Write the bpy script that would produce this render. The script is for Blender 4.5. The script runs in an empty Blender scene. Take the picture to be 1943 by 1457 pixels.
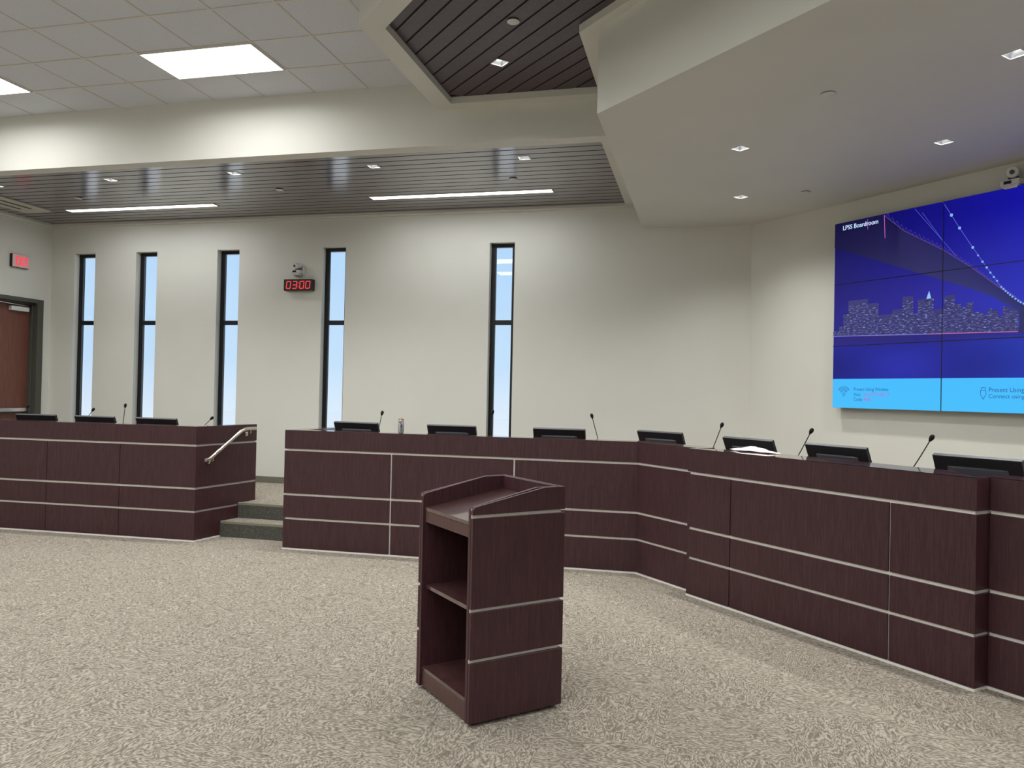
import bpy, bmesh, math, random
from mathutils import Vector, Matrix
from mathutils.geometry import tessellate_polygon
random.seed(4)
SC = bpy.context.scene
COL = SC.collection

# ---------------------------------------------------------------- camera, world, exposure
cam_d = bpy.data.cameras.new('camera')
cam_d.sensor_fit = 'HORIZONTAL'; cam_d.sensor_width = 36.0
cam_d.lens = 1460.57 / 1943 * 36.0
cam_d.clip_start = 0.05; cam_d.clip_end = 500
cam = bpy.data.objects.new('camera', cam_d); COL.objects.link(cam); SC.camera = cam
YAW, PITCH, ROLL, CAMH = -0.2396, 0.0114, 0.0214, 1.7692
_f = Vector((math.sin(YAW)*math.cos(PITCH), math.cos(YAW)*math.cos(PITCH), math.sin(PITCH)))
_r = Vector((math.cos(YAW), -math.sin(YAW), 0)); _u = _r.cross(_f)
_rr = _r*math.cos(ROLL) + _u*math.sin(ROLL); _uu = _u*math.cos(ROLL) - _r*math.sin(ROLL)
cam.matrix_world = Matrix(((_rr.x, _uu.x, -_f.x, 0), (_rr.y, _uu.y, -_f.y, 0), (_rr.z, _uu.z, -_f.z, CAMH), (0, 0, 0, 1)))

SC.view_settings.view_transform = 'Standard'; SC.view_settings.look = 'None'
SC.view_settings.exposure = 0.0; SC.view_settings.gamma = 1.0
SC.view_settings.use_curve_mapping = False
try:
    SC.cycles.use_denoising = True
    SC.cycles.max_bounces = 10; SC.cycles.diffuse_bounces = 6
    SC.cycles.sample_clamp_indirect = 6.0
    SC.cycles.caustics_reflective = False; SC.cycles.caustics_refractive = False
except Exception:
    pass

L_PANEL, L_LINEAR, L_CAN, W_SPOT = 3.0, 7.5, 14.0, 97.0
P_PANEL, P_LINEAR = 28.0, 20.0          # watts of the area lamps inside each fixture
W_LED = (1.0, 1.0, 0.99)

def lin(c):
    return tuple(((x/255/12.92) if x/255 <= 0.04045 else ((x/255+0.055)/1.055)**2.4) for x in c)

world = bpy.data.worlds.new('sky'); SC.world = world; world.use_nodes = True
nt = world.node_tree; nt.nodes.clear()
wo = nt.nodes.new('ShaderNodeOutputWorld'); bg = nt.nodes.new('ShaderNodeBackground')
tc = nt.nodes.new('ShaderNodeTexCoord'); sx = nt.nodes.new('ShaderNodeSeparateXYZ')
rp = nt.nodes.new('ShaderNodeValToRGB'); mr = nt.nodes.new('ShaderNodeMapRange')
nt.links.new(tc.outputs['Generated'], sx.inputs[0]); nt.links.new(sx.outputs['Z'], mr.inputs['Value'])
mr.inputs['From Min'].default_value = -0.08; mr.inputs['From Max'].default_value = 0.32
nt.links.new(mr.outputs[0], rp.inputs[0])
rp.color_ramp.elements[0].position = 0.0; rp.color_ramp.elements[0].color = (0.82, 0.85, 0.90, 1)
e = rp.color_ramp.elements.new(0.28); e.color = (0.52, 0.69, 0.88, 1)
rp.color_ramp.elements[-1].position = 1.0; rp.color_ramp.elements[-1].color = (0.38, 0.60, 0.90, 1)
nt.links.new(rp.outputs[0], bg.inputs[0]); bg.inputs[1].default_value = 1.18
nt.links.new(bg.outputs[0], wo.inputs[0])

# ---------------------------------------------------------------- mesh helpers
class MB:
    def __init__(s): s.v = []; s.f = []
    def add(s, vs, fs):
        n = len(s.v); s.v += [tuple(v) for v in vs]; s.f += [tuple(i+n for i in f) for f in fs]; return s
    def hexa(s, p):            # 8 points: bottom 4 ccw, top 4 ccw
        return s.add(p, [(3,2,1,0),(4,5,6,7),(0,1,5,4),(1,2,6,5),(2,3,7,6),(3,0,4,7)])
    def box(s, x0, x1, y0, y1, z0, z1):
        return s.hexa([(x0,y0,z0),(x1,y0,z0),(x1,y1,z0),(x0,y1,z0),(x0,y0,z1),(x1,y0,z1),(x1,y1,z1),(x0,y1,z1)])
    def obox(s, P, t, s0, s1, n0, n1, z0, z1):   # box along 2-D direction t from P, n is t turned left
        t = Vector(t).normalized(); n = Vector((-t.y, t.x)); P = Vector(P)
        q = [P+t*a+n*b for a, b in ((s0,n0),(s1,n0),(s1,n1),(s0,n1))]
        return s.hexa([(p.x,p.y,z0) for p in q]+[(p.x,p.y,z1) for p in q])
    def prism(s, poly, z0, z1, holes=(), top=True, bottom=True, sides=True):
        loops = [poly]+list(holes)
        vl = [Vector((x,y,0)) for l in loops for x, y in l]
        n = len(vl)
        tri = tessellate_polygon([[Vector((x,y,0)) for x, y in l] for l in loops])
        vs = [(v.x,v.y,z0) for v in vl]+[(v.x,v.y,z1) for v in vl]; fs = []
        if bottom: fs += [tuple(t) for t in tri]
        if top: fs += [tuple(i+n for i in t) for t in tri]
        if sides:
            o = 0
            for l in loops:
                m = len(l)
                for i in range(m):
                    a, b = o+i, o+(i+1) % m; fs.append((a,b,b+n,a+n))
                o += m
        return s.add(vs, fs)
    def tube(s, path, r, n=10, cap=True):
        path = [Vector(p) for p in path]; rs = r if isinstance(r, (list, tuple)) else [r]*len(path)
        vs = []; fs = []; prev = None
        for i, p in enumerate(path):
            d = (path[min(i+1,len(path)-1)]-path[max(i-1,0)]).normalized()
            if prev is None:
                a = Vector((0,0,1)) if abs(d.z) < 0.9 else Vector((1,0,0)); u = d.cross(a).normalized()
            else:
                u = (prev-d*prev.dot(d)).normalized()
            prev = u; w = d.cross(u)
            for k in range(n):
                t = 2*math.pi*k/n; vs.append(p+(u*math.cos(t)+w*math.sin(t))*rs[i])
        for i in range(len(path)-1):
            for k in range(n):
                a = i*n+k; b = i*n+(k+1) % n; fs.append((a,b,b+n,a+n))
        if cap:
            fs.append(tuple(range(n-1,-1,-1))); m = (len(path)-1)*n; fs.append(tuple(range(m,m+n)))
        return s.add(vs, fs)
    def lathe(s, prof, o=(0,0,0), axis=(0,0,1), n=24):
        a = Vector(axis).normalized(); o = Vector(o)
        return s.tube([o+a*h for r_, h in prof], [max(r_,1e-5) for r_, h in prof], n) if len({h for _, h in prof}) == len(prof) else s._lathe(prof, o, a, n)
    def _lathe(s, prof, o, a, n):
        b = Vector((1,0,0)) if abs(a.x) < 0.9 else Vector((0,1,0)); u = a.cross(b).normalized(); w = a.cross(u)
        vs = []; fs = []
        for r_, h in prof:
            for k in range(n):
                t = 2*math.pi*k/n; vs.append(o+a*h+(u*math.cos(t)+w*math.sin(t))*max(r_,1e-5))
        for i in range(len(prof)-1):
            for k in range(n):
                p = i*n+k; q = i*n+(k+1) % n; fs.append((p,q,q+n,p+n))
        fs.append(tuple(range(n-1,-1,-1))); m = (len(prof)-1)*n; fs.append(tuple(range(m,m+n)))
        return s.add(vs, fs)
    def build(s, name, mat, parent=None, bevel=0.0, smooth=False, origin=None, seg=2):
        root = parent
        while root is not None and root.parent is not None: root = root.parent
        off = Vector(origin) if origin is not None else (root.location.copy() if root is not None else Vector((0,0,0)))
        me = bpy.data.meshes.new(name)
        me.from_pydata([tuple(Vector(v)-off) for v in s.v], [], s.f); me.materials.append(mat)
        bm = bmesh.new(); bm.from_mesh(me); bmesh.ops.recalc_face_normals(bm, faces=bm.faces)
        if bevel:
            bmesh.ops.bevel(bm, geom=[e for e in bm.edges if len(e.link_faces) == 2 and e.calc_face_angle(0) > 0.5], offset=bevel, segments=seg, affect='EDGES', profile=0.5)
        if smooth:
            for f in bm.faces: f.smooth = True
            for e in bm.edges:
                if len(e.link_faces) == 2 and e.calc_face_angle(0) > 0.7: e.smooth = False
        bm.to_mesh(me); bm.free()
        o = bpy.data.objects.new(name, me); COL.objects.link(o)
        if parent is not None: o.parent = parent
        elif origin is not None: o.location = off
        return o

def thing(name, label, cat, loc=(0,0,0), rz=0.0, group=None):
    o = bpy.data.objects.new(name, None); COL.objects.link(o); o.location = loc; o.rotation_euler = (0,0,rz)
    o.empty_display_size = 0.1; o['label'] = label; o['category'] = cat
    if group: o['group'] = group
    return o
def struct(o): o['kind'] = 'structure'; return o
def copy_tree(o, parent=None):
    c = o.copy(); COL.objects.link(c); c.parent = parent
    for ch in [x for x in bpy.data.objects if x.parent == o]: copy_tree(ch, c)
    return c

# ---------------------------------------------------------------- materials
def new_mat(name):
    m = bpy.data.materials.new(name); m.use_nodes = True; t = m.node_tree
    return m, t, t.nodes['Principled BSDF']
def setp(b, **k):
    for a, v in k.items():
        a = {'color':'Base Color','rough':'Roughness','metal':'Metallic','spec':'Specular IOR Level','coat':'Coat Weight','coatr':'Coat Roughness','ecol':'Emission Color','estr':'Emission Strength'}[a]
        if isinstance(v, tuple) and len(v) == 3: v = v+(1,)
        b.inputs[a].default_value = v
def coords(t, scale, kind='Object', rot=(0,0,0)):
    c = t.nodes.new('ShaderNodeTexCoord'); m = t.nodes.new('ShaderNodeMapping')
    m.inputs['Scale'].default_value = scale; m.inputs['Rotation'].default_value = rot
    t.links.new(c.outputs[kind], m.inputs[0]); return m.outputs[0]
def noise(t, vec, scale, detail=3, rough=0.5, dist=0.0):
    n = t.nodes.new('ShaderNodeTexNoise'); n.inputs['Scale'].default_value = scale; n.inputs['Detail'].default_value = detail
    n.inputs['Roughness'].default_value = rough; n.inputs['Distortion'].default_value = dist; t.links.new(vec, n.inputs['Vector']); return n.outputs['Fac']
def ramp(t, fac, stops):
    r = t.nodes.new('ShaderNodeValToRGB'); t.links.new(fac, r.inputs[0]); cr = r.color_ramp
    cr.elements[0].position, cr.elements[0].color = stops[0][0], stops[0][1]+(1,)
    cr.elements[1].position, cr.elements[1].color = stops[-1][0], stops[-1][1]+(1,)
    for p, c in stops[1:-1]:
        e = cr.elements.new(p); e.color = c+(1,)
    return r.outputs[0]
def bump(t, b, h, strength, dist=0.002):
    n = t.nodes.new('ShaderNodeBump'); n.inputs['Strength'].default_value = strength; n.inputs['Distance'].default_value = dist
    t.links.new(h, n.inputs['Height']); t.links.new(n.outputs[0], b.inputs['Normal'])
def mth(t, op, a, b=None, c=None):
    n = t.nodes.new('ShaderNodeMath'); n.operation = op
    for i, x in enumerate((a, b, c)):
        if x is None: continue
        if isinstance(x, (int, float)): n.inputs[i].default_value = x
        else: t.links.new(x, n.inputs[i])
    return n.outputs[0]
def simple(name, rgb, rough=0.5, metal=0.0, grain=0.0, gscale=200, **k):
    m, t, b = new_mat(name); c = lin(rgb); setp(b, color=c, rough=rough, metal=metal, **k)
    n = noise(t, coords(t, (1,1,1)), gscale, 2)
    lo = tuple(x*(1-max(grain,0.02)) for x in c); hi = tuple(min(1,x*(1+max(grain,0.02))) for x in c)
    t.links.new(ramp(t, n, [(0.3,lo),(0.7,hi)]), b.inputs['Base Color'])
    return m

def wood(name, dark, mid, light, rough=0.42, scale=(9,9,0.55), coat=0.0, coatr=0.15, gs=9.0):
    m, t, b = new_mat(name)
    v = coords(t, scale)
    a = noise(t, v, gs, 5, 0.6, 0.4); f = noise(t, coords(t, tuple(s*5 for s in scale)), gs, 3, 0.7)
    mix = mth(t, 'ADD', mth(t, 'MULTIPLY', a, 0.6), mth(t, 'MULTIPLY', f, 0.4))
    t.links.new(ramp(t, mix, [(0.33,lin(dark)),(0.5,lin(mid)),(0.68,lin(light))]), b.inputs['Base Color'])
    setp(b, rough=rough, coat=coat, coatr=coatr, spec=0.4); bump(t, b, f, 0.08, 0.001)
    return m
M = {}
M['wood'] = wood('dark walnut laminate', (50,27,31), (64,37,42), (78,49,53))
M['wood_top'] = wood('dark walnut laminate top', (60,38,38), (76,50,49), (92,63,60), rough=0.3, scale=(2,2,2), coat=1.0, coatr=0.07)
M['wood_top'].node_tree.nodes['Principled BSDF'].inputs['Coat IOR'].default_value = 1.9
M['wood_in'] = wood('walnut laminate edge', (72,48,47), (84,58,56), (96,69,66))
M['ceil_wood'] = wood('dark stained ceiling board', (56,40,50), (67,48,60), (78,58,70), rough=0.26, scale=(0.5,9,9), coat=1.0, coatr=0.17)
M['ceil_wood'].node_tree.nodes['Principled BSDF'].inputs['Coat IOR'].default_value = 1.75
M['ceil_wood_d'] = wood('dark stained tray board', (60,47,55), (71,57,64), (83,68,75), rough=0.34, scale=(3,3,3))
M['door_wood'] = wood('red brown door veneer', (88,54,44), (106,66,54), (122,80,66), rough=0.4)
M['groove'] = simple('black groove backing', (10,10,12), 0.8)
M['metal'] = simple('satin aluminium reveal', (240,236,230), 0.5, 0.12, 0.03, 80)
M['steel'] = simple('brushed stainless steel', (215,208,196), 0.25, 1.0, 0.04, 60)
M['black'] = simple('black plastic', (16,18,24), 0.42, 0.0, 0.1, 300)
M['bezel'] = simple('grey plastic edge', (78,80,84), 0.4, 0.0, 0.05)
M['bump'] = simple('satin charcoal plastic', (74,77,84), 0.35, 0.0, 0.1, 500)
M['window_frame'] = simple('black anodised frame', (22,25,30), 0.35, 0.3, 0.05)
M['door_frame'] = simple('olive grey painted steel', (74,73,66), 0.45, 0.0, 0.03)
M['baseboard'] = simple('grey green rubber base', (106,104,92), 0.6, 0.0, 0.03)
M['nosing'] = simple('grey green rubber nosing', (128,126,110), 0.6, 0.0, 0.04)
M['white_plastic'] = simple('white plastic', (205,205,203), 0.4, 0.0, 0.02)
M['trim_white'] = simple('white enamel', (214,212,205), 0.4, 0.0, 0.02)
M['vent'] = simple('pale painted aluminium vent', (190,186,172), 0.5, 0.1, 0.02)
M['mic'] = simple('black foam', (12,12,14), 0.9, 0.0, 0.3, 900)
M['lens'] = simple('black camera glass', (4,4,6), 0.08, 0.0)
M['reflector'] = simple('satin reflector', (190,195,200), 0.3, 0.8)
M['paper'] = simple('crumpled white paper', (238,236,232), 0.6, 0.0, 0.03, 30)
M['copper'] = simple('copper coloured can end', (215,150,110), 0.3, 0.9)

m, t, b = new_mat('warm grey wall paint'); M['paint'] = m
n = noise(t, coords(t, (1,1,1)), 180, 3); n2 = noise(t, coords(t, (1,1,1)), 1.2, 2)
t.links.new(ramp(t, n2, [(0.3,lin((207,207,199))),(0.7,lin((211,211,203)))]), b.inputs['Base Color']); setp(b, rough=0.55, spec=0.3); bump(t, b, n, 0.12, 0.001)

m, t, b = new_mat('acoustic ceiling tile'); M['tile'] = m
n = noise(t, coords(t, (1,1,1)), 90, 4, 0.7)
t.links.new(ramp(t, n, [(0.3,lin((198,202,209))),(0.62,lin((214,218,224)))]), b.inputs['Base Color']); setp(b, rough=0.9, spec=0.1); bump(t, b, n, 0.25, 0.002)
M['grid'] = simple('white ceiling grid bar', (206,203,198), 0.5, 0.0, 0.02)

def carpet(name, dark, mid, light, tile=0.61, ox=-0.14, oy=4.6):
    m, t, b = new_mat(name)
    c = t.nodes.new('ShaderNodeTexCoord'); s = t.nodes.new('ShaderNodeSeparateXYZ'); t.links.new(c.outputs['Object'], s.inputs[0])
    tx = mth(t, 'DIVIDE', mth(t, 'SUBTRACT', s.outputs[0], ox), tile); ty = mth(t, 'DIVIDE', mth(t, 'SUBTRACT', s.outputs[1], oy), tile)
    fx, fy = mth(t, 'FLOOR', tx), mth(t, 'FLOOR', ty)
    par = mth(t, 'MODULO', mth(t, 'ADD', mth(t, 'ADD', fx, fy), 1000.0), 2.0)     # quarter-turned tiles
    inv = mth(t, 'SUBTRACT', 1.0, par)
    a = mth(t, 'ADD', mth(t, 'MULTIPLY', s.outputs[0], par), mth(t, 'MULTIPLY', s.outputs[1], inv))   # along the ribs
    d = mth(t, 'ADD', mth(t, 'MULTIPLY', s.outputs[1], par), mth(t, 'MULTIPLY', s.outputs[0], inv))   # across the ribs
    rib = 0.0062
    dq = mth(t, 'MULTIPLY', mth(t, 'FLOOR', mth(t, 'DIVIDE', d, rib)), rib)
    seed = mth(t, 'ADD', mth(t, 'MULTIPLY', fx, 3.7), mth(t, 'MULTIPLY', fy, 5.3))
    def vec(p, kp, q, kq, w=None):
        v = t.nodes.new('ShaderNodeCombineXYZ')
        t.links.new(mth(t, 'MULTIPLY', p, kp), v.inputs[0]); t.links.new(mth(t, 'MULTIPLY', q, kq), v.inputs[1]); t.links.new(w or seed, v.inputs[2]); return v.outputs[0]
    big = noise(t, vec(a, 5.0, dq, 12.0), 1.0, 1.0, 0.5, 0.3)
    cont = mth(t, 'ABSOLUTE', mth(t, 'SUBTRACT', mth(t, 'MULTIPLY', mth(t, 'FRACT', mth(t, 'MULTIPLY', big, 13.0)), 2.0), 1.0))
    jit = noise(t, vec(a, 55.0, dq, 300.0), 1.0, 1, 0.5)
    line = mth(t, 'ABSOLUTE', mth(t, 'SUBTRACT', mth(t, 'FRACT', mth(t, 'DIVIDE', d, rib)), 0.5))
    fuzz = noise(t, c.outputs['Object'], 420.0, 2, 0.6)
    mix = mth(t, 'ADD', mth(t, 'ADD', mth(t, 'MULTIPLY', cont, 0.32), mth(t, 'MULTIPLY', jit, 0.80)), mth(t, 'ADD', mth(t, 'MULTIPLY', line, -0.34), mth(t, 'MULTIPLY', fuzz, 0.20)))
    t.links.new(ramp(t, mix, [(0.33,lin(dark)),(0.57,lin(mid)),(0.77,lin(light))]), b.inputs['Base Color'])
    setp(b, rough=0.95, spec=0.05); bump(t, b, mix, 0.5, 0.003); b.inputs['Sheen Weight'].default_value = 0.1
    return m
M['carpet'] = carpet('beige patterned carpet tile', (102,95,85), (142,134,121), (182,174,161))
m, t, b = new_mat('dark grey riser carpet'); M['riser'] = m
n = noise(t, coords(t, (70,70,260)), 1.0, 3, 0.7); n2 = noise(t, coords(t, (260,260,60)), 1.0, 2, 0.7)
mm = mth(t, 'ADD', mth(t, 'MULTIPLY', n, 0.5), mth(t, 'MULTIPLY', n2, 0.5))
t.links.new(ramp(t, mm, [(0.35,lin((56,56,52))),(0.5,lin((84,84,78))),(0.66,lin((120,120,112)))]), b.inputs['Base Color']); setp(b, rough=0.95, spec=0.05); bump(t, b, mm, 0.4, 0.003)

def emis(name, rgb, strength):
    m, t, b = new_mat(name); setp(b, color=(0.0,0.0,0.0), ecol=rgb, estr=strength, rough=0.5); return m
M['e_panel'] = emis('lit panel diffuser', W_LED, L_PANEL)
M['e_linear'] = emis('lit linear diffuser', (1.0,0.97,0.92), L_LINEAR)
M['e_can'] = emis('lit downlight lamp', (1.0,0.98,0.95), L_CAN)
M['e_red'] = emis('red clock segment', lin((255,60,62)), 1.15)
M['e_exit'] = emis('red exit letter', lin((255,40,70)), 1.2)
m, t, b = new_mat('lit pale exit face'); M['exit_face'] = m; setp(b, color=lin((200,170,168)), ecol=lin((235,140,140)), estr=0.12, rough=0.4)

m = bpy.data.materials.new('window glass'); m.use_nodes = True; M['glass'] = m; t = m.node_tree; t.nodes.clear()
o_ = t.nodes.new('ShaderNodeOutputMaterial'); tr = t.nodes.new('ShaderNodeBsdfTransparent'); gl = t.nodes.new('ShaderNodeBsdfGlossy'); mx = t.nodes.new('ShaderNodeMixShader'); fr = t.nodes.new('ShaderNodeLayerWeight')
tr.inputs[0].default_value = (0.93,0.97,0.98,1); gl.inputs['Roughness'].default_value = 0.01; fr.inputs[0].default_value = 0.5
t.links.new(mth(t, 'ADD', mth(t, 'MULTIPLY', mth(t, 'POWER', fr.outputs['Facing'], 5.0), 0.9), 0.07), mx.inputs[0]); t.links.new(tr.outputs[0], mx.inputs[1]); t.links.new(gl.outputs[0], mx.inputs[2]); t.links.new(mx.outputs[0], o_.inputs[0])

# ---------------------------------------------------------------- room dimensions
D = 10.244; XL = -10.16; XR = 7.0; YB = -6.0; ZT = 4.9345; ZB = 4.286; ZS = 3.976; YK = 7.445; ZP = 0.362
WS = Vector((0.608, 10.244)); WT = Vector((0.681, -0.732)).normalized(); WN = Vector((-WT.y, WT.x))*-1   # wall corner, direction, normal into room
WE = WS + WT*((XR-WS.x)/WT.x)
WINS = [(-9.723,-9.334),(-8.579,-8.199),(-7.139,-6.764),(-5.395,-5.023),(-2.859,-2.503)]
WZ0, WZ1, WZM = 0.80, 3.837, 2.743

# floor and platform
o = MB().box(XL-0.2, XR+0.2, YB-0.2, D+0.3, -0.1, 0.0).build('floor', M['carpet']); struct(o)
plat = [(XL,7.83),(-5.54,7.83),(-5.457,8.33),(-4.36,8.33),(-4.38,7.86),(-0.50,7.95),(-0.02,7.44),(1.75,5.63),(5.3,2.05),(XR,0.9),(XR,3.2),(WE.x-0.02,WE.y),(WS.x-0.02,WS.y),(XL,D)]
plat = [p for i, p in enumerate(plat) if i != 10]
o = MB().prism(plat, 0.001, ZP).build('floor_platform', M['carpet']); struct(o)
# steps
st = MB(); st.prism([(-5.50,8.044),(-4.40,8.044),(-4.37,8.329),(-5.455,8.329)], 0.001, 0.181)
so = struct(st.build('floor_step', M['carpet']))
MB().box(-5.50,-4.40,8.036,8.043,0.0,0.155).box(-5.45,-4.37,8.322,8.329,0.182,0.335).build('riser', M['riser'], so)
n1 = MB()
for y, z in ((8.033,0.181),(8.319,ZP)):
    n1.box(-5.47 if z < 0.3 else -5.44,-4.40,y,y+0.05,z-0.026,z+0.004)
n1.build('nosing', M['nosing'], so, bevel=0.004)

# back wall with window openings
def wall_xz(holes, x0, x1, z0, z1, y0, y1):
    mb = MB(); mb.prism([(x0,z0),(x1,z0),(x1,z1),(x0,z1)], 0, 1, holes=[[(a,c),(a,d_),(b_,d_),(b_,c)] for a, b_, c, d_ in holes])
    mb.v = [(x, y0+(y1-y0)*k, z) for x, z, k in mb.v]; return mb
o = wall_xz([(a,b_,WZ0,WZ1) for a, b_ in WINS], XL-0.2, WS.x, 0, ZT, D, D+0.22).build('wall_back', M['paint']); struct(o)
# left wall with door opening
DY0, DY1, DZ1 = 9.18, 10.03, 3.02
mb = MB(); mb.prism([(YB,0),(D+0.2,0),(D+0.2,ZT),(YB,ZT)], 0, 1, holes=[[(8.05,ZP),(8.05,DZ1),(DY1,DZ1),(DY1,ZP)]])
mb.v = [(XL-0.2*k, y, z) for y, z, k in mb.v]; struct(mb.build('wall_left', M['paint']))
# angled wall, right wall, wall behind the camera
struct(MB().obox(WS, WT, 0, (WE-WS).length, 0, 0.2, 0, ZT).build('wall_angled', M['paint']))
struct(MB().box(XR, XR+0.2, YB, WE.y, 0, ZT).build('wall_right', M['paint']))
struct(MB().box(XL-0.2, XR+0.2, YB-0.2, YB, 0, ZT).build('wall_rear', M['paint']))
# baseboard on the platform
bb = MB()
bb.box(XL, WS.x-0.01, D-0.012, D-0.0005, ZP+0.001, ZP+0.092)
struct(bb.build('baseboard_back', M['baseboard'], bevel=0.003))
bb = MB(); bb.box(XL+0.0005, XL+0.012, 10.10, D-0.013, ZP+0.001, ZP+0.092); struct(bb.build('baseboard_left', M['baseboard']))
struct(MB().obox(WS+WT*0.02, WT, 0, 6, -0.012, -0.0005, ZP+0.001, ZP+0.092).build('baseboard_angled', M['baseboard']))

# windows
for i, (a, b_) in enumerate(WINS):
    w = MB(); y0, y1 = D+0.10, D+0.16; fw = 0.055
    w.box(a, a+fw, y0, y1, WZ0, WZ1); w.box(b_-fw, b_, y0, y1, WZ0, WZ1)
    w.box(a+fw, b_-fw, y0, y1, WZ1-0.05, WZ1); w.box(a+fw, b_-fw, y0, y1, WZ0, WZ0+0.05)
    wf = struct(w.build('window_%d' % (i+1), M['window_frame']))
    MB().box(a+fw, b_-fw, y0+0.004, y1-0.004, WZM-0.035, WZM+0.032).build('mullion', M['window_frame'], wf)
    s_ = MB()
    for z0, z1 in ((WZ0+0.05, WZM-0.035), (WZM+0.032, WZ1-0.05)):
        s_.box(a+fw, a+fw+0.014, y0+0.012, y0+0.03, z0, z1)
    s_.build('glazing_bead', M['bezel'], wf)
    for z0, z1 in ((WZ0+0.05, WZM-0.035), (WZM+0.032, WZ1-0.05)):
        MB().add([(a+fw,y0+0.03,z0),(b_-fw,y0+0.03,z0),(b_-fw,y0+0.03,z1),(a+fw,y0+0.03,z1)], [(0,1,2,3)]).build('glass_pane', M['glass'], wf)

# door
d1 = MB()
F = 0.055
d1.box(XL-0.14, XL+0.022, DY1-F, DY1+F-0.0, ZP, DZ1+0.055); d1.box(XL-0.14, XL+0.022, 8.05-F, 8.05+0.0, ZP, DZ1+0.055)
d1.box(XL-0.14, XL+0.022, 8.05, DY1-F, DZ1-0.005, DZ1+0.055)
d1.box(XL-0.17, XL-0.06, DY1-F-0.025, DY1-F, ZP, DZ1-0.005); d1.box(XL-0.17, XL-0.06, 8.05, DY1-F-0.025, DZ1-0.03, DZ1-0.005)
df = struct(d1.build('door_1', M['door_frame'], bevel=0.003))
MB().box(XL-0.165, XL-0.12, 9.03, DY1-F-0.027, ZP+0.005, DZ1-0.032).build('door_leaf', M['door_wood'], df)
MB().box(XL-0.165, XL-0.12, 8.055, 9.025, ZP+0.005, DZ1-0.032).build('door_leaf', M['door_wood'], df)
pb = MB().box(XL-0.12, XL-0.07, 9.10, 9.94, 1.315, 1.372); pb.box(XL-0.07, XL-0.045, 9.10, 9.73, 1.318, 1.369)
pb.build('push_bar', M['steel'], df, bevel=0.004)
cl = MB().box(XL-0.12, XL-0.06, 9.58, 9.90, 2.87, 2.94)
cl.build('door_closer', M['white_plastic'], df, bevel=0.006)
MB().tube([(XL-0.09,9.90,2.965),(XL-0.07,9.5,2.975),(XL-0.03,9.1,2.985)], 0.011, 8).build('closer_arm', M['steel'], df)

# ---------------------------------------------------------------- ceilings
struct(MB().box(XL, XR, YB, YK, ZT, ZT+0.05).build('ceiling', M['tile']))
G0X, G0Y, TS = -5.884, 5.626, 0.6096
tb = MB(); k = -40
i = -8
while G0X+TS*i < XR:
    x = G0X+TS*i
    if x > XL+0.02: tb.box(x-0.012, x+0.012, YB, YK-0.001, ZT-0.006, ZT-0.0005)
    i += 1
j = -19
while G0Y+TS*j < YK:
    y = G0Y+TS*j
    if y > YB+0.02: tb.box(XL+0.001, XR, y-0.012, y+0.012, ZT-0.0066, ZT-0.001)
    j += 1
struct(tb.build('ceiling_grid', M['grid']))

# bulkhead dropping from the tile ceiling, with its underside border around the wood boards
WX0, WX1, WY0, WY1 = XL+0.085, -1.0, 7.625, D-0.085
mb = MB()
mb.box(XL, -0.78, YK, WY0, ZB, ZT)
mb.box(WX1, -0.60, WY0, D, ZB, ZT)
struct(mb.build('ceiling_bulkhead', M['paint']))
# cove trim along the back and left wall
mb = MB()
mb.box(WX0, -0.76, WY1, D, 4.262, ZB+0.02); mb.box(XL, WX0, WY0, D, 4.262, ZB+0.02)
mb.box(WX0, -0.76, WY1+0.03, D, 4.25, 4.262); mb.box(XL, WX0-0.03, WY0, WY1+0.03, 4.25, 4.262)
struct(mb.build('trim_1', M['paint']))

CANS_WOOD = [(-8.86,8.03),(-7.12,8.03),(-5.40,8.03),(-3.63,8.05),(-1.88,8.03)]
CAN = 0.058
def boards(u0, u1, v0, v1, pitch, gap, z0, z1, holes, xf, first=0.0):
    """boards run along u, stacked in v; square holes (u,v,half)"""
    mb = MB(); v = v0+first
    rows = [(v0, min(v0+first-gap, v1))] if first > gap+0.005 else []
    while v < v1-0.01:
        rows.append((v, min(v+pitch-gap, v1))); v += pitch
    for a, b_ in rows:
        hs = sorted((h[0]-h[2], h[0]+h[2], h[1]-h[2], h[1]+h[2]) for h in holes if h[1]-h[2] < b_ and h[1]+h[2] > a)
        u = u0
        def bx(ua, ub, va, vb):
            if ub-ua < 1e-4 or vb-va < 1e-4: return
            q = [xf(ua,va), xf(ub,va), xf(ub,vb), xf(ua,vb)]
            mb.hexa([(x,y,z0) for x, y in q]+[(x,y,z1) for x, y in q])
        for h in hs:
            bx(u, h[0], a, b_)
            if h[2] > a: bx(h[0], h[1], a, h[2])
            if h[3] < b_: bx(h[0], h[1], h[3], b_)
            u = h[1]
        bx(u, u1, a, b_)
    return mb
mb = boards(WX0+0.002, WX1-0.002, WY0+0.002, WY1-0.004, 0.1555, 0.02, ZB+0.012, ZB+0.03, [(x,y,CAN) for x, y in CANS_WOOD], lambda u, v: (u, v), first=0.14)
struct(mb.build('ceiling_boards', M['ceil_wood']))

struct(MB().prism([(WX0,WY0),(WX1,WY0),(WX1,WY1),(WX0,WY1)], ZB+0.0175, ZB+0.06, holes=[[(x-CAN,y-CAN),(x-CAN,y+CAN),(x+CAN,y+CAN),(x+CAN,y-CAN)] for x, y in CANS_WOOD]).build('ceiling_backing', M['groove']))

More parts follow.
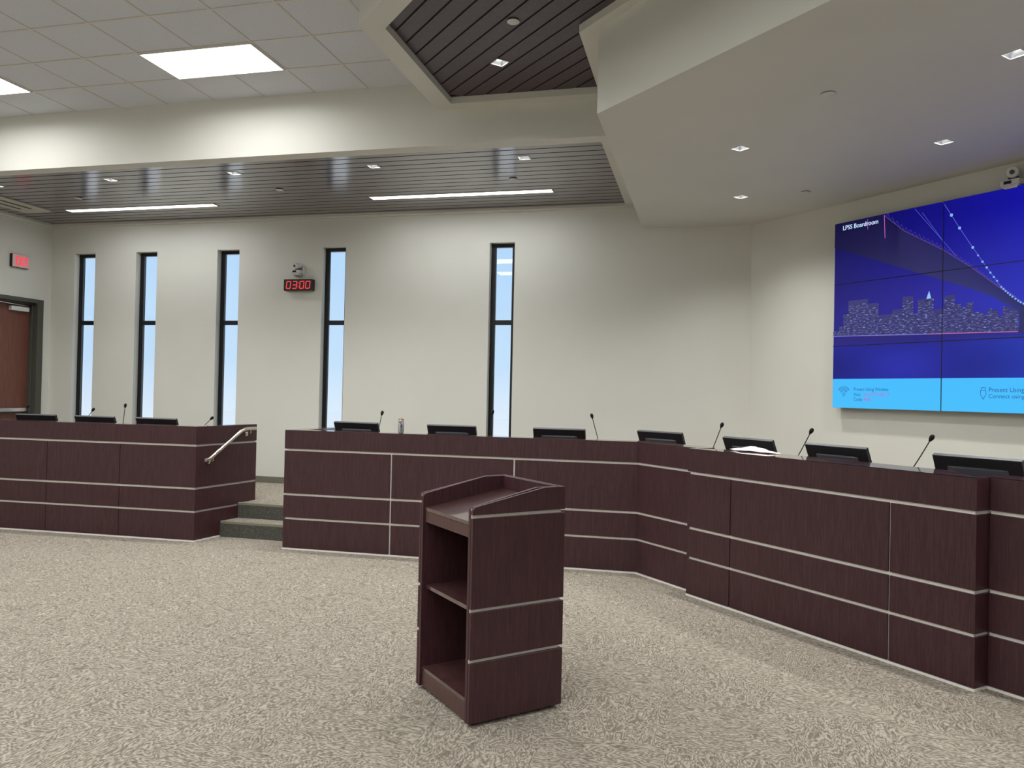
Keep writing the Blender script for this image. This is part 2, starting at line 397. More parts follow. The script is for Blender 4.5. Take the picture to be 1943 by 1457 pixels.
# soffit over the dais
CS, SN = math.cos(math.radians(45)), math.sin(math.radians(45))
def sq45(x, y, h): return [(x+h*1.414*c, y+h*1.414*s_) for c, s_ in ((1,0),(0,1),(-1,0),(0,-1))]
CANS_SOF = [(0.309,7.06),(0.399,8.772),(1.972,7.18),(1.895,5.44),(3.55,5.55),(3.60,3.85),(5.2,3.9)]
sof = [(-0.769,D),(-0.825,6.004),(4.575,0.604),(XR,0.604),(XR,WE.y),(WE.x,WE.y),(WS.x,WS.y)]
mb = MB().prism(sof[:4]+[(XR,WE.y),(WS.x,WS.y)], ZS, 4.65, holes=[sq45(x,y,CAN) for x, y in CANS_SOF], top=False)
mb.add([(-0.825,6.004,4.65),(-0.769,D,4.65),(-0.7,D,4.65),(-0.75,6.1,4.65)], [(0,1,2,3)])
struct(mb.build('ceiling_soffit', M['paint']))
# tray frame with diagonal boards
outer = [(-2.667,YK),(-2.68,5.60),(2.316,0.604),(4.575,0.604),(-0.825,6.004),(-0.80,YK)]
inner = [(-2.474,7.30),(-2.488,5.675),(2.387,0.80),(4.255,0.80),(-0.987,6.042),(-0.985,7.30)]
mb = MB().prism(outer, 4.65, 4.73, holes=[inner], top=False)
mb.prism(outer, 4.73, ZT-0.007, top=False, bottom=False)
struct(mb.build('ceiling_tray', M['paint']))
struct(MB().prism(inner, 4.7185, 4.76, holes=[sq45(x,y,CAN) for x, y in ((-1.788,6.60),(0.35,4.45),(2.45,2.35))]).build('ceiling_tray_backing', M['groove']))
TCANS = [(-1.788,6.60),(0.35,4.45),(2.45,2.35)]
def inv45(x, y): return ((x-y)*CS, (x+y)*CS)
hol = [inv45(x,y)+(CAN,) for x, y in TCANS]
def xf45(u, v): return ((u+v)*CS, (v-u)*CS)
mb = MB(); v = 3.187*CS-0.3; vend = 5.4
# boards run along the (1,-1) diagonal and stop at the tray edges
v0 = 2.36
P_ = 0.159
def span(v):
    # u limits from the inner polygon for a board whose centre is at v
    pts = []
    n_ = len(inner)
    for q in range(n_):
        (x0,y0),(x1,y1) = inner[q], inner[(q+1) % n_]
        u0_, w0 = inv45(x0,y0); u1_, w1 = inv45(x1,y1)
        if (w0-v)*(w1-v) < 0: pts.append(u0_+(u1_-u0_)*(v-w0)/(w1-w0))
    return (min(pts), max(pts)) if len(pts) >= 2 else None
import itertools
mb = MB(); vv = 2.237
while vv < 4.7:
    a, b_ = vv, vv+P_-0.019
    lim = [span(q) for q in (a+0.004, (a+b_)/2, b_-0.004)]; lim = [l for l in lim if l]
    if lim:
        la = span(a+0.002) or lim[0]; lb = span(b_-0.002) or lim[-1]; la = (la[0]+0.012, la[1]+0.03); lb = (lb[0]+0.012, lb[1]+0.03)
        hs = [h for h in hol if h[1]-h[2] < b_ and h[1]+h[2] > a]
        segs = []; u = 'L'
        cuts = sorted(hs)
        def quad(ua0, ua1, ub0, ub1, va, vb):
            q = [xf45(ua0,va), xf45(ua1,va), xf45(ub1,vb), xf45(ub0,vb)]
            mb.hexa([(x,y,4.712) for x, y in q]+[(x,y,4.73) for x, y in q])
        if not cuts: quad(la[0], la[1], lb[0], lb[1], a, b_)
        else:
            h = cuts[0]; quad(la[0], h[0]-h[2], lb[0], h[0]-h[2], a, b_); quad(h[0]+h[2], la[1], h[0]+h[2], lb[1], a, b_)
            if h[1]-h[2] > a: quad(h[0]-h[2], h[0]+h[2], h[0]-h[2], h[0]+h[2], a, h[1]-h[2])
            if h[1]+h[2] < b_: quad(h[0]-h[2], h[0]+h[2], h[0]-h[2], h[0]+h[2], h[1]+h[2], b_)
    vv += P_
struct(mb.build('ceiling_tray_boards', M['ceil_wood_d']))

# ---------------------------------------------------------------- lights
def make_panel():
    r = thing('ceiling_light', 'x', 'ceiling light')
    f = MB(); a, b_ = TS-0.004, TS/2-0.004
    for x0, x1, y0, y1 in ((-a,a,-b_,-b_+0.012),(-a,a,b_-0.012,b_),(-a,-a+0.012,-b_+0.012,b_-0.012),(a-0.012,a,-b_+0.012,b_-0.012)): f.box(x0,x1,y0,y1,-0.009,0)
    f.build('frame', M['trim_white'], r)
    MB().box(-a+0.012,a-0.012,-b_+0.012,b_-0.012,-0.007,0).build('diffuser', M['e_panel'], r); return r
pan_l = bpy.data.lights.new('panel_glow', 'AREA'); pan_l.shape = 'RECTANGLE'; pan_l.size = 1.18; pan_l.size_y = 0.57; pan_l.energy = P_PANEL; pan_l.color = W_LED; pan_l.spread = math.radians(168)
lin_l = bpy.data.lights.new('linear_glow', 'AREA'); lin_l.shape = 'RECTANGLE'; lin_l.size = 2.4; lin_l.size_y = 0.12; lin_l.energy = P_LINEAR; lin_l.color = (0.97,0.99,1.0); lin_l.spread = math.radians(180)
def glow(data, r, z):
    l = bpy.data.objects.new(data.name, data); COL.objects.link(l); l.location = (0,0,z); l.parent = r
pan = make_panel(); first = True; lamp_list = []
for jj, ii in itertools.product((1,-2,-5,-8,-11,-14,-17), (-4,1,6,11,16)):  # rows past the first are unseen, added close together to raise ambient light
    x = G0X+TS*(ii+1); y = G0Y+TS*(jj+0.5)
    if x+TS > XR-0.1: continue
    if x+y > 2.35-0.2 and x > -3.4: continue
    if first: r = pan
    else: r = copy_tree(pan)
    first = False
    r.location = (x, y, ZT-0.0068)
    lamp_list.append((pan_l, r, -0.012))
    if jj == 1: r['label'] = 'bright panel light in the tile ceiling, cut by the left edge of the photo' if ii == -4 else 'bright rectangular panel light wholly in view in the tile ceiling'
    else:
        r['label'] = 'unseen panel light added in the tile ceiling behind the viewpoint for ambient light'; r['group'] = 'added panel lights behind the viewpoint'

for a_ in lamp_list: glow(*a_)
def linear(x0, x1, label):
    r = thing('linear_light', label, 'ceiling light', ((x0+x1)/2, 9.385, ZB+0.01))
    f = MB(); z0, z1 = ZB+0.004, ZB+0.02
    f.box(x0-0.012,x1+0.012,9.31,9.322,z0,z1); f.box(x0-0.012,x1+0.012,9.448,9.46,z0,z1); f.box(x0-0.012,x0,9.322,9.448,z0,z1); f.box(x1,x1+0.012,9.322,9.448,z0,z1)
    f.build('frame', M['trim_white'], r)
    MB().box(x0,x1,9.322,9.448,ZB+0.006,ZB+0.011).build('diffuser', M['e_linear'], r); glow(lin_l, r, -0.008)
linear(-4.25, -1.83, 'long glowing linear light in the dark board ceiling, the right one')
linear(-9.03, -6.60, 'long glowing linear light in the dark board ceiling, left one, beside the air vent')

def make_can(name='recessed_downlight'):
    r = thing(name, 'x', 'downlight'); h = CAN
    f = MB()
    for s0, s1, t0, t1 in ((-h-.006,h+.006,-h-.006,-h+.003),(-h-.006,h+.006,h-.003,h+.006),(-h-.006,-h+.003,-h+.003,h-.003),(h-.003,h+.006,-h+.003,h-.003)): f.box(s0,s1,t0,t1,-0.004,0.001)
    f.build('trim_ring', M['trim_white'], r)
    c = MB(); g = h*0.68; z = 0.05
    p = [(-h,-h,0),(h,-h,0),(h,h,0),(-h,h,0),(-g,-g,z),(g,-g,z),(g,g,z),(-g,g,z)]
    c.add(p, [(0,1,5,4),(1,2,6,5),(2,3,7,6),(3,0,4,7),(4,5,6,7)]); c.build('reflector', M['reflector'], r)
    MB().box(-g*0.9,g*0.9,-g*0.9,g*0.9,z-0.014,z-0.004).build('lamp', M['e_can'], r)
    return r
can0 = make_can(); used = [False]
spot_d = bpy.data.lights.new('downlight_beam', 'SPOT'); spot_d.energy = W_SPOT; spot_d.color = (1.0,0.99,0.95); spot_d.spot_size = math.radians(135); spot_d.spot_blend = 1.0; spot_d.shadow_soft_size = 0.04
def place_can(x, y, z, rz, label, group=None):
    r = can0 if not used[0] else copy_tree(can0); used[0] = True
    r.location = (x,y,z); r.rotation_euler = (0,0,rz); r['label'] = label
    if group: r['group'] = group
    l = bpy.data.objects.new('downlight_beam', spot_d); COL.objects.link(l); l.location = (0,0,0.030); l.parent = r
lab = ['square recessed downlight in the dark boards, hidden leftmost one', 'square recessed downlight in the dark boards, above the leftmost windows', 'square recessed downlight in the dark boards between the leftmost downlight and the clock',
       'square recessed downlight in dark boards, above the left end of the right linear light', 'square recessed downlight in dark boards, above the right end of the right linear light']
for (x, y), l_ in zip(CANS_WOOD[1:], lab[1:]): place_can(x, y, ZB+0.012, 0, l_)
place_can(CANS_WOOD[0][0], CANS_WOOD[0][1], ZB+0.012, 0, 'square recessed downlight in the dark boards over the exit door, mostly outside the photo')
lab = ['square recessed downlight in the painted soffit, upper of the two stacked left ones', 'square recessed downlight in the painted soffit, lower of the two stacked left ones', 'square recessed downlight in the painted soffit just above the video wall',
       'square recessed downlight in the painted soffit, cut by the right edge of the photo']
for q, (x, y) in enumerate(CANS_SOF): place_can(x, y, ZS, math.pi/4, lab[q] if q < 4 else 'square recessed downlight in the soffit beyond the right edge', None if q < 4 else 'soffit downlights beyond the right edge')
for q, (x, y) in enumerate(TCANS): place_can(x, y, 4.712, math.pi/4, 'square recessed downlight in the diagonal wood tray ceiling' if q == 0 else 'square recessed downlight in the part of the wood tray beyond the top edge', None if q == 0 else 'tray downlights beyond the top edge')

# round white cover discs
def disc(x, y, z, label):
    r = thing('ceiling_disc', label, 'sprinkler cover', (x,y,z))
    MB().lathe([(0.046,-0.012),(0.05,-0.010),(0.05,-0.006)], (x,y,z), (0,0,1), 28).build('cover', M['white_plastic'], r, smooth=True)
    MB().lathe([(0.04,-0.006),(0.04,0.004)], (x,y,z), (0,0,1), 24).build('collar', M['black'], r)
disc(-8.27,8.75,ZB+0.012,'round white cover disc in the dark boards near the left linear light')
disc(-5.25,8.79,ZB+0.012,'round white cover disc in the dark boards between the two linear lights')
disc(-2.19,8.80,ZB+0.012,'round white cover disc in the dark boards just over the right linear light')
disc(-1.488,5.874,4.712,'round white cover disc in the diagonal wood tray ceiling')
disc(0.861,5.896,ZS,'larger looking round white cover disc in the middle of the painted soffit')
disc(1.052,8.674,ZS,'small looking round white cover disc in the soffit near the screen wall')

# air vent
r = thing('air_vent', 'long pale slotted air vent in the dark boards above the exit door', 'air vent', (-9.5,8.3,ZB))
MB().prism([(-9.78,6.0+1.7),(-9.28,7.7),(-9.28,9.30),(-9.33,9.36),(-9.73,9.36),(-9.78,9.30)], ZB-0.006, ZB+0.012).build('frame', M['vent'], r, bevel=0.004)
for x in (-9.62,-9.44): MB().box(x-0.022,x+0.022,7.75,9.12,ZB-0.0075,ZB-0.0062).build('slot', M['groove'], r)
MB().box(-9.57,-9.49,7.75,9.20,ZB-0.012,ZB-0.0062).build('blade', M['vent'], r, bevel=0.002)

# ---------------------------------------------------------------- dais desks
H = 1.309
ROWS = [(0.022,0.329),(0.352,0.592),(0.616,1.081),(1.104,H-0.004)]
INS, PT = 0.017, 0.016
def dais(name_label, pts, joints, widths, gaps, back=0.2, desk=True, base_z=None, first_ext=0.0):
    """pts: front polyline; joints: per segment list of distances; panels stand INS proud of a metal core"""
    o0 = Vector(pts[0]); r = thing('dais_desk', name_label, 'dais desk', (o0.x, o0.y, 0))
    P = [Vector(p) for p in pts]
    # offset polylines toward the audience-away side (left normal of direction)
    def off(dist):
        out = []
        for i in range(len(P)):
            ds = []
            if i > 0: ds.append((P[i]-P[i-1]).normalized())
            if i < len(P)-1: ds.append((P[i+1]-P[i]).normalized())
            ns = [Vector((-d.y, d.x)) for d in ds]
            if len(ns) == 1: out.append(P[i]+ns[0]*dist)
            else:
                b = (ns[0]+ns[1]).normalized(); out.append(P[i]+b*(dist/max(b.dot(ns[0]), 0.2)))
        return out
    A, B = off(INS), off(INS+0.10)
    core = MB()
    for i in range(len(P)-1):
        q = [A[i],A[i+1],B[i+1],B[i]]
        core.hexa([(p.x,p.y,0.003) for p in q]+[(p.x,p.y,H-0.03) for p in q])
    core.build('metal_reveal', M['metal'], r)
    Q = off(INS-0.001)
    for i in range(len(P)-1):
        L = (P[i+1]-P[i]).length; t = (P[i+1]-P[i]).normalized()
        js = [0.0]+list(joints[i])+[L]
        for (z0, z1) in ROWS:
            if z1 > 1.2: spans = [(0.0, L)]
            else: spans = [(js[k]+(gaps/2 if k else 0), js[k+1]-(gaps/2 if k+1 < len(js)-1 else 0)) for k in range(len(js)-1)]
            for a, b_ in spans:
                f0, f1 = P[i]+t*a, P[i]+t*b_
                g0 = Q[i] if a == 0 else f0+Vector((-t.y,t.x))*(INS-0.001); g1 = Q[i+1] if b_ == L else f1+Vector((-t.y,t.x))*(INS-0.001)
                q = [f0,f1,g1,g0]
                bz = z0
                if base_z and i in base_z and z0 < base_z[i][1]: pass
                MB().hexa([(p.x,p.y,bz) for p in q]+[(p.x,p.y,z1) for p in q]).build('front_panel', M['wood'], r, bevel=0.0012, seg=1)
    bs_ = MB(); K0, K1 = off(-0.002), off(INS-0.002)
    for i in range(len(P)-1):
        q = [K0[i],K0[i+1],K1[i+1],K1[i]]; bs_.hexa([(p.x,p.y,0.001) for p in q]+[(p.x,p.y,0.0175) for p in q])
    bs_.build('base_strip', M['metal'], r)
    # ledge
    led = MB(); W = off(back) ; F0 = off(0.0)
    for i in range(len(P)-1):
        wi = widths[i] if widths else back
        Wi = off(wi); q = [F0[i],F0[i+1],Wi[i+1],Wi[i]]
        led.hexa([(p.x,p.y,H-0.028) for p in [q[0]+(q[3]-q[0])*0.115, q[1]+(q[2]-q[1])*0.115, q[2], q[3]]]+[(p.x,p.y,H) for p in q])
    led.build('ledge', M['wood_top'], r)
    return r, off
# left desk: front then right-hand side
rL, offL = dais('long dark dais desk left of the carpeted steps, with the handrail on its side', [(-9.6,7.507),(-5.541,7.646),(-5.378,8.612)], [[0.95,2.09,3.078],[]], [0.19,0.16], 0.008)
MB().prism([(-9.6,7.70),(-5.70,7.835),(-5.55,8.6),(-5.60,8.63),(-9.6,8.50)], 1.045, 1.075).build('worktop', M['wood_in'], rL)
MB().box(-9.6,-9.57,7.6,8.48,ZP+0.001,1.044).build('side_panel', M['wood'], rL)
# middle desk: left-hand side, long front, short diagonal
rM, offM = dais('dark dais desk in the middle behind the lectern, right of the steps', [(-4.33,8.80),(-4.424,7.642),(-0.587,7.733),(-0.020,7.130)], [[],[1.243,2.583],[]], [0.16,0.20,0.22], 0.019)
MB().prism([(-4.27,7.86),(-0.49,7.94),(-0.02,7.44),(0.40,8.0),(-0.14,8.76),(-4.2,8.66)], 1.072, 1.102).build('worktop', M['wood_in'], rM)
# centre desk stepping out
rC, offC = dais('dark dais desk that steps out nearest the camera below the video wall', [(0.10,7.247),(-0.09,7.057),(1.66,5.268),(1.800,5.399)], [[],[0.507,1.932],[]], [0.05,0.34,0.05], 0.013)
MB().prism([(0.16,7.30),(1.91,5.51),(2.42,6.02),(0.66,7.80)], 1.083, 1.113).build('worktop', M['wood_in'], rC)
# right desk
rR, offR = dais('dark dais desk set back at the right edge of the photo', [(1.761,5.358),(4.3,2.82)], [[1.3,2.6]], [0.26], 0.013)
MB().prism([(1.96,5.56),(4.5,3.02),(5.0,3.52),(2.46,6.06)], 1.07, 1.10).build('worktop', M['wood_in'], rR)

# handrail
r = thing('handrail', 'brushed steel handrail fixed to the side of the left dais desk', 'handrail', (-5.44,8.0,0.9))
sa, sb = Vector((-5.541,7.646)), Vector((-5.378,8.612)); stn = (sb-sa).normalized(); snn = Vector((stn.y,-stn.x))
def hp(s_, z, off_=0.075): p = sa+stn*s_+snn*off_; return Vector((p.x,p.y,z))
pts = [hp(0.07,0.930),hp(0.10,0.932),hp(0.14,0.943),hp(0.18,0.965),hp(0.23,0.998)]+[hp(0.23+0.39*k/6,0.998+0.235*k/6) for k in range(1,7)]+[hp(0.66,1.25),hp(0.70,1.259),hp(0.74,1.262),hp(0.80,1.262),hp(0.875,1.262)]
MB().tube(pts, 0.021, 14).build('rail', M['steel'], r, smooth=True)
for s_, z in ((0.19,0.968),(0.79,1.262)):
    q = MB(); q.tube([hp(s_,z-0.012), hp(s_,z-0.05), hp(s_,z-0.062,0.06), hp(s_,z-0.066,0.02)], 0.007, 8)
    q.lathe([(0.03,0),(0.03,0.006),(0.012,0.012)], hp(s_,z-0.066,0.001), (snn.x,snn.y,0), 18)
    q.build('bracket', M['steel'], r, smooth=True)

# ---------------------------------------------------------------- monitors
def make_monitor():
    r = thing('computer_monitor', 'x', 'monitor'); w, h, tl = 0.285, 0.335, math.radians(24)
    # local: +y is away from the photo viewer (towards the seated user), back faces -y; origin at stand foot
    top = Vector((0,0,0.29))
    def P(x, u, n):   # u down from the top along the tilted back, n outward (viewer side)
        return (x, -0.0 + u*math.sin(tl) - n*math.cos(tl), 0.29 - u*math.cos(tl) - n*math.sin(tl))
    b = MB(); b.hexa([P(-w,0.004,0),P(w,0.004,0),P(w,0.004,0.02),P(-w,0.004,0.02),P(-w+0.0,h-0.05,0),P(w,h-0.05,0),P(w,h-0.05,0.02),P(-w,h-0.05,0.02)])
    b.build('case', M['black'], r, bevel=0.003)
    b = MB(); b.hexa([P(-w,0,-0.012),P(w,0,-0.012),P(w,0,0.0195),P(-w,0,0.0195),P(-w,0.0038,-0.012),P(w,0.0038,-0.012),P(w,0.0038,0.0195),P(-w,0.0038,0.0195)])
    b.build('top_edge', M['bezel'], r)
    b = MB(); b.hexa([P(-w,0.004,-0.012),P(w,0.004,-0.012),P(w,0.004,-0.0005),P(-w,0.004,-0.0005),P(-w,h-0.05,-0.012),P(w,h-0.05,-0.012),P(w,h-0.05,-0.0005),P(-w,h-0.05,-0.0005)])
    b.build('bezel', M['black'], r)
    b = MB(); n = 12; vs = []
    for k in range(n+1):
        x = -0.195+0.39*k/n; e = 1-(abs(2*k/n-1))**3; d = 0.0205+0.02*e
        vs += [P(x,0.078-0.004*e,0.0202), P(x,0.083-0.004*e,d), P(x,0.20,d), P(x,0.22,0.0202)]
    fs = []
    for k in range(n):
        for q in range(3):
            a = k*4+q; fs.append((a,a+1,a+5,a+4))
    fs += [(0,1,2,3),(n*4+3,n*4+2,n*4+1,n*4)]
    b.add(vs, fs); b.build('rear_housing', M['bump'], r, smooth=False)
    b = MB(); b.box(-0.11,0.11,0.02,0.19,0,0.012); b.hexa([(-0.03,0.07,0.012),(0.03,0.07,0.012),(0.03,0.10,0.012),(-0.03,0.10,0.012),(-0.03,0.065,0.12),(0.03,0.065,0.12),(0.03,0.085,0.12),(-0.03,0.085,0.12)])
    b.build('stand', M['black'], r, bevel=0.003)
    return r
mon0 = make_monitor()
MON = [(-9.06,8.03,1.366,3,'black monitor at the far left edge of the photo on the left dais desk'),
 (-8.176,8.061,1.364,4,'black monitor on the left dais desk in front of the exit door push bar'),
 (-7.321,8.092,1.362,1,'black monitor on the left dais desk below the leftmost window'),
 (-6.454,8.124,1.358,0,'black monitor on the left dais desk nearest the handrail'),
 (-3.825,8.156,1.387,-6,'black monitor at the left end of the middle dais desk, left of the can'),
 (-2.684,8.183,1.387,-1,'black monitor on the middle dais desk just left of the rightmost window'),
 (-1.471,8.212,1.398,1,'black monitor on the middle dais desk right of the rightmost window'),
 (-0.407,8.270,1.391,-33,'small looking black monitor at the angled right end of the middle dais desk'),
 (0.423,7.248,1.398,-45,'black monitor behind the crumpled white paper on the centre dais desk'),
 (1.059,6.597,1.403,-47,'black monitor in the middle of the centre dais desk, left of the blue reflection'),
 (1.824,5.815,1.405,-42,'largest looking black monitor at the right edge of the photo')]
for q, (x, y, z, rz, l_) in enumerate(MON):
    r = mon0 if q == 0 else copy_tree(mon0)
    r.location = (x, y, 1.0755 if x < -5 else 1.1025 if q < 8 else 1.1135); r.rotation_euler = (0,0,math.radians(rz)); r['label'] = l_; r['group'] = 'monitors along the dais desks'

# ---------------------------------------------------------------- microphones
MICS = [((-8.419,8.173,1.466),(-8.589,8.166),'thin gooseneck microphone in front of the exit door push bar'),
 ((-7.449,8.208,1.444),(-7.771,8.196),'leaning gooseneck microphone in front of the leftmost window'),
 ((-7.053,8.30,1.506),(-7.111,8.298),'upright gooseneck microphone between two monitors on the left dais desk'),
 ((-5.779,8.268,1.383),(-6.149,8.255),'low slanting gooseneck microphone beside the handrail end of the left dais desk'),
 ((-3.558,8.283,1.507),(-3.651,8.281),'gooseneck microphone left of the drink can'),
 ((-2.246,8.314,1.553),(-2.28,8.313),'gooseneck microphone standing in front of the rightmost window'),
 ((-1.137,8.34,1.539),(-1.004,8.343),'gooseneck microphone leaning left on the middle dais desk'),
 ((0.211,7.636,1.506),(0.07,7.78),'gooseneck microphone left of the monitor with the crumpled paper'),
 ((0.92,6.911,1.504),(0.75,7.085),'gooseneck microphone between the two monitors of the centre dais desk'),
 ((1.645,6.17,1.509),(1.471,6.348),'gooseneck microphone nearest the camera, below the light blue screen strip')]
for (hx,hy,hz),(bx,by),l_ in MICS:
    zb = 1.0755 if bx < -5 else 1.1025 if bx < 0 else 1.1135
    r = thing('gooseneck_microphone', l_, 'microphone', (bx,by,zb), 0, 'gooseneck microphones along the dais desks')
    hd = Vector((hx,hy,hz)); bs = Vector((bx,by,zb)); dr = (hd-bs); L = dr.length; dn = dr.normalized(); side = Vector((0,0,1))
    MB().lathe([(0.04,0),(0.04,0.018),(0.03,0.026),(0.012,0.034)], bs, (0,0,1), 20).build('base', M['black'], r, smooth=True)
    path = [bs+Vector((0,0,0.03))]+[bs+dr*k-Vector((0,0,0.012))*math.sin(math.pi*k) for k in (0.15,0.3,0.45,0.6,0.75,0.88)]+[hd-dn*0.02]
    MB().tube(path, 0.0042, 8).build('gooseneck', M['black'], r, smooth=True)
    MB().lathe([(0.006,-0.034),(0.010,-0.026),(0.0155,-0.014),(0.0175,0.0),(0.0165,0.011),(0.011,0.020),(0.003,0.024)], hd, dn, 16).build('windscreen', M['mic'], r, smooth=True)

# ---------------------------------------------------------------- drink can and paper on the ledge
m, t, b = new_mat('printed drink can'); M['can'] = m; setp(b, rough=0.35, metal=0.3, color=lin((178,180,184)))
cx, cy = -3.115, 7.765
r = thing('drink_can', 'tall slim silver grey drink can with dark print on the middle dais desk ledge', 'drink can', (cx,cy,H))
MB().lathe([(0.025,0.001),(0.031,0.010),(0.033,0.018),(0.033,0.134),(0.030,0.142)], (cx,cy,H), (0,0,1), 28).build('body', M['can'], r, smooth=True)
MB().lathe([(0.0302,0.142),(0.027,0.150),(0.0275,0.156),(0.025,0.154)], (cx,cy,H), (0,0,1), 28).build('lid', M['copper'], r, smooth=True)
pm = MB()
for z0, z1, a0, a1 in ((0.118,0.128,-40,12),(0.104,0.112,-20,10),(0.055,0.098,-8,26),(0.02,0.05,-6,6),(0.022,0.048,12,18),(0.022,0.048,24,30)):
    n = 6; vs = []
    for k in range(n+1):
        a = math.radians(-78+a0+(a1-a0)*k/n+8)
        for z in (z0, z1): vs.append((cx+0.0334*math.cos(a), cy+0.0334*math.sin(a), H+z))
    pm.add(vs, [(2*k,2*k+2,2*k+3,2*k+1) for k in range(n)])
pm.build('print', M['bump'], r)

def crumple(name, label, outline, zmax, peak, mat):
    bm = bmesh.new(); cxp = sum(p[0] for p in outline)/len(outline); cyp = sum(p[1] for p in outline)/len(outline)
    rings = 5; n = len(outline); mb = MB(); vs = [(peak[0],peak[1],H+zmax)]
    rnd = random.Random(7)
    for q in range(1, rings+1):
        f = q/rings
        for (x, y) in outline:
            px = peak[0]+(x-peak[0])*f; py = peak[1]+(y-peak[1])*f
            z = H+0.003+(zmax*(1-f)**1.3)*rnd.uniform(0.55,1.15)+ (rnd.uniform(0,0.012) if q < rings else rnd.uniform(0.0,0.01))
            vs.append((px, py, max(z, H+0.002)))
    fs = [(0,1+k,1+(k+1) % n) for k in range(n)]
    for q in range(rings-1):
        for k in range(n):
            a = 1+q*n+k; b_ = 1+q*n+(k+1) % n; fs.append((a,a+n,b_+n,b_))
    mb.add(vs, fs); o = mb.build(name, mat, None, origin=(peak[0],peak[1],H)); o['label'] = label; o['category'] = 'paper'
    so_ = o.modifiers.new('thickness', 'SOLIDIFY'); so_.thickness = 0.001; so_.offset = 1
    return o
ol = [(0.262,7.02),(0.30,6.95),(0.35,6.86),(0.43,6.83),(0.50,6.76),(0.56,6.70),(0.62,6.70),(0.665,6.735),(0.63,6.80),(0.60,6.86),(0.52,6.93),(0.45,7.0),(0.38,7.07),(0.31,7.09)]
crumple('crumpled_paper', 'crumpled white paper lying on the centre dais desk ledge', ol, 0.045, (0.43,6.92), M['paper'])

# ---------------------------------------------------------------- lectern (local x = width to the left, y = depth), world frame at N
N = Vector((-1.147,3.895,0)); E_ = Vector((CS,SN,0)); W_ = Vector((-CS,SN,0))
r = thing('lectern', 'dark wooden lectern with open shelves standing on the carpet in front of the dais', 'lectern', (N+E_*0.3+W_*0.33))
def LP(w, e, z): p = N+W_*w+E_*e; return (p.x,p.y,z)
def lbox(mb, w0, w1, e0, e1, z0, z1): return mb.hexa([LP(w0,e0,z0),LP(w0,e1,z0),LP(w1,e1,z0),LP(w1,e0,z0),LP(w0,e0,z1),LP(w0,e1,z1),LP(w1,e1,z1),LP(w1,e0,z1)])
ZW, ZL = 1.246, 1.163
def side_profile(e0, e1, z0, zf, zb, flat=0.14, rad=0.028):
    pts = [(e0,z0),(e1,z0),(e1,zb),(e1-flat,zb)]
    for k in range(6):
        a = math.pi/2*k/5; pts.append((e0+rad-rad*math.sin(a), zf-rad+rad*math.cos(a)))
    return pts
def slab(prof, w0, w1):
    mb = MB(); n = len(prof); vs = [LP(w0,e_,z) for e_, z in prof]+[LP(w1,e_,z) for e_, z in prof]
    fs = [tuple(range(n)), tuple(range(2*n-1,n-1,-1))]+[(i,(i+1) % n,(i+1) % n+n,i+n) for i in range(n)]
    return mb.add(vs, fs)
LW = 0.67
for w0, w1 in ((0.026,0.050),(LW-0.050,LW-0.026)):
    slab(side_profile(0.0, 0.56, 0.02, ZL-0.001, ZW-0.001), w0, w1).build('side_board', M['wood'], r, bevel=0.0015, seg=1)
for w0, w1, wc in ((0.0,0.020,0.026),(LW-0.020,LW,LW-0.026)):
    slab(side_profile(0.0, 0.592, 1.119, ZL, ZW), w0, w1).build('side_panel', M['wood'], r, bevel=0.0015, seg=1)
    for z0, z1 in ((0.022,0.337),(0.357,0.604),(0.623,1.100)):
        lbox(MB(), w0, w1, 0.0, 0.592, z0, z1).build('side_panel', M['wood'], r, bevel=0.0015, seg=1)
    a, b_ = (w1, wc) if w1 < wc else (wc, w0)
    lbox(MB(), a+0.0001, b_-0.0001, 0.004, 0.575, 0.03, 1.15).build('metal_reveal', M['metal'], r)
    n_ = 'near' if w0 == 0 else 'far'
# front (faces the dais)
for z0, z1 in ((0.022,0.337),(0.357,0.604),(0.623,1.100),(1.119,ZW)):
    lbox(MB(), 0.021, LW-0.021, 0.572, 0.592, z0, z1).build('front_panel', M['wood'], r, bevel=0.0015, seg=1)
lbox(MB(), 0.05, LW-0.05, 0.548, 0.566, 0.02, ZW-0.001).build('front_board', M['wood'], r, bevel=0.0015, seg=1)
lbox(MB(), 0.04, LW-0.04, 0.5662, 0.5718, 0.03, 1.15).build('metal_reveal', M['metal'], r)
# desk top sloping toward the user
dt = MB(); w0, w1 = 0.0505, LW-0.0505
dt.hexa([LP(w0,0.012,1.057),LP(w1,0.012,1.057),LP(w1,0.547,1.142),LP(w0,0.547,1.142),LP(w0,0.012,1.078),LP(w1,0.012,1.078),LP(w1,0.547,1.164),LP(w0,0.547,1.164)])
dt.build('desk_top', M['wood_top'], r, bevel=0.001, seg=1)
lbox(MB(), w0, w1, 0.016, 0.034, 0.99, 1.056).build('apron', M['wood_in'], r, bevel=0.001, seg=1)
lbox(MB(), w0, w1, 0.03, 0.547, 0.595, 0.617).build('shelf', M['wood_top'], r, bevel=0.001, seg=1)
lbox(MB(), w0, w1, 0.016, 0.547, 0.112, 0.133).build('shelf', M['wood_top'], r, bevel=0.001, seg=1)
lbox(MB(), w0, w1, 0.016, 0.034, 0.02, 0.111).build('toe_board', M['wood_in'], r, bevel=0.001, seg=1)
for w, e_ in ((0.05,0.05),(LW-0.05,0.05),(0.05,0.54),(LW-0.05,0.54)):
    MB().lathe([(0.018,0.001),(0.018,0.021)], LP(w,e_,0), (0,0,1), 14).build('foot', M['black'], r)

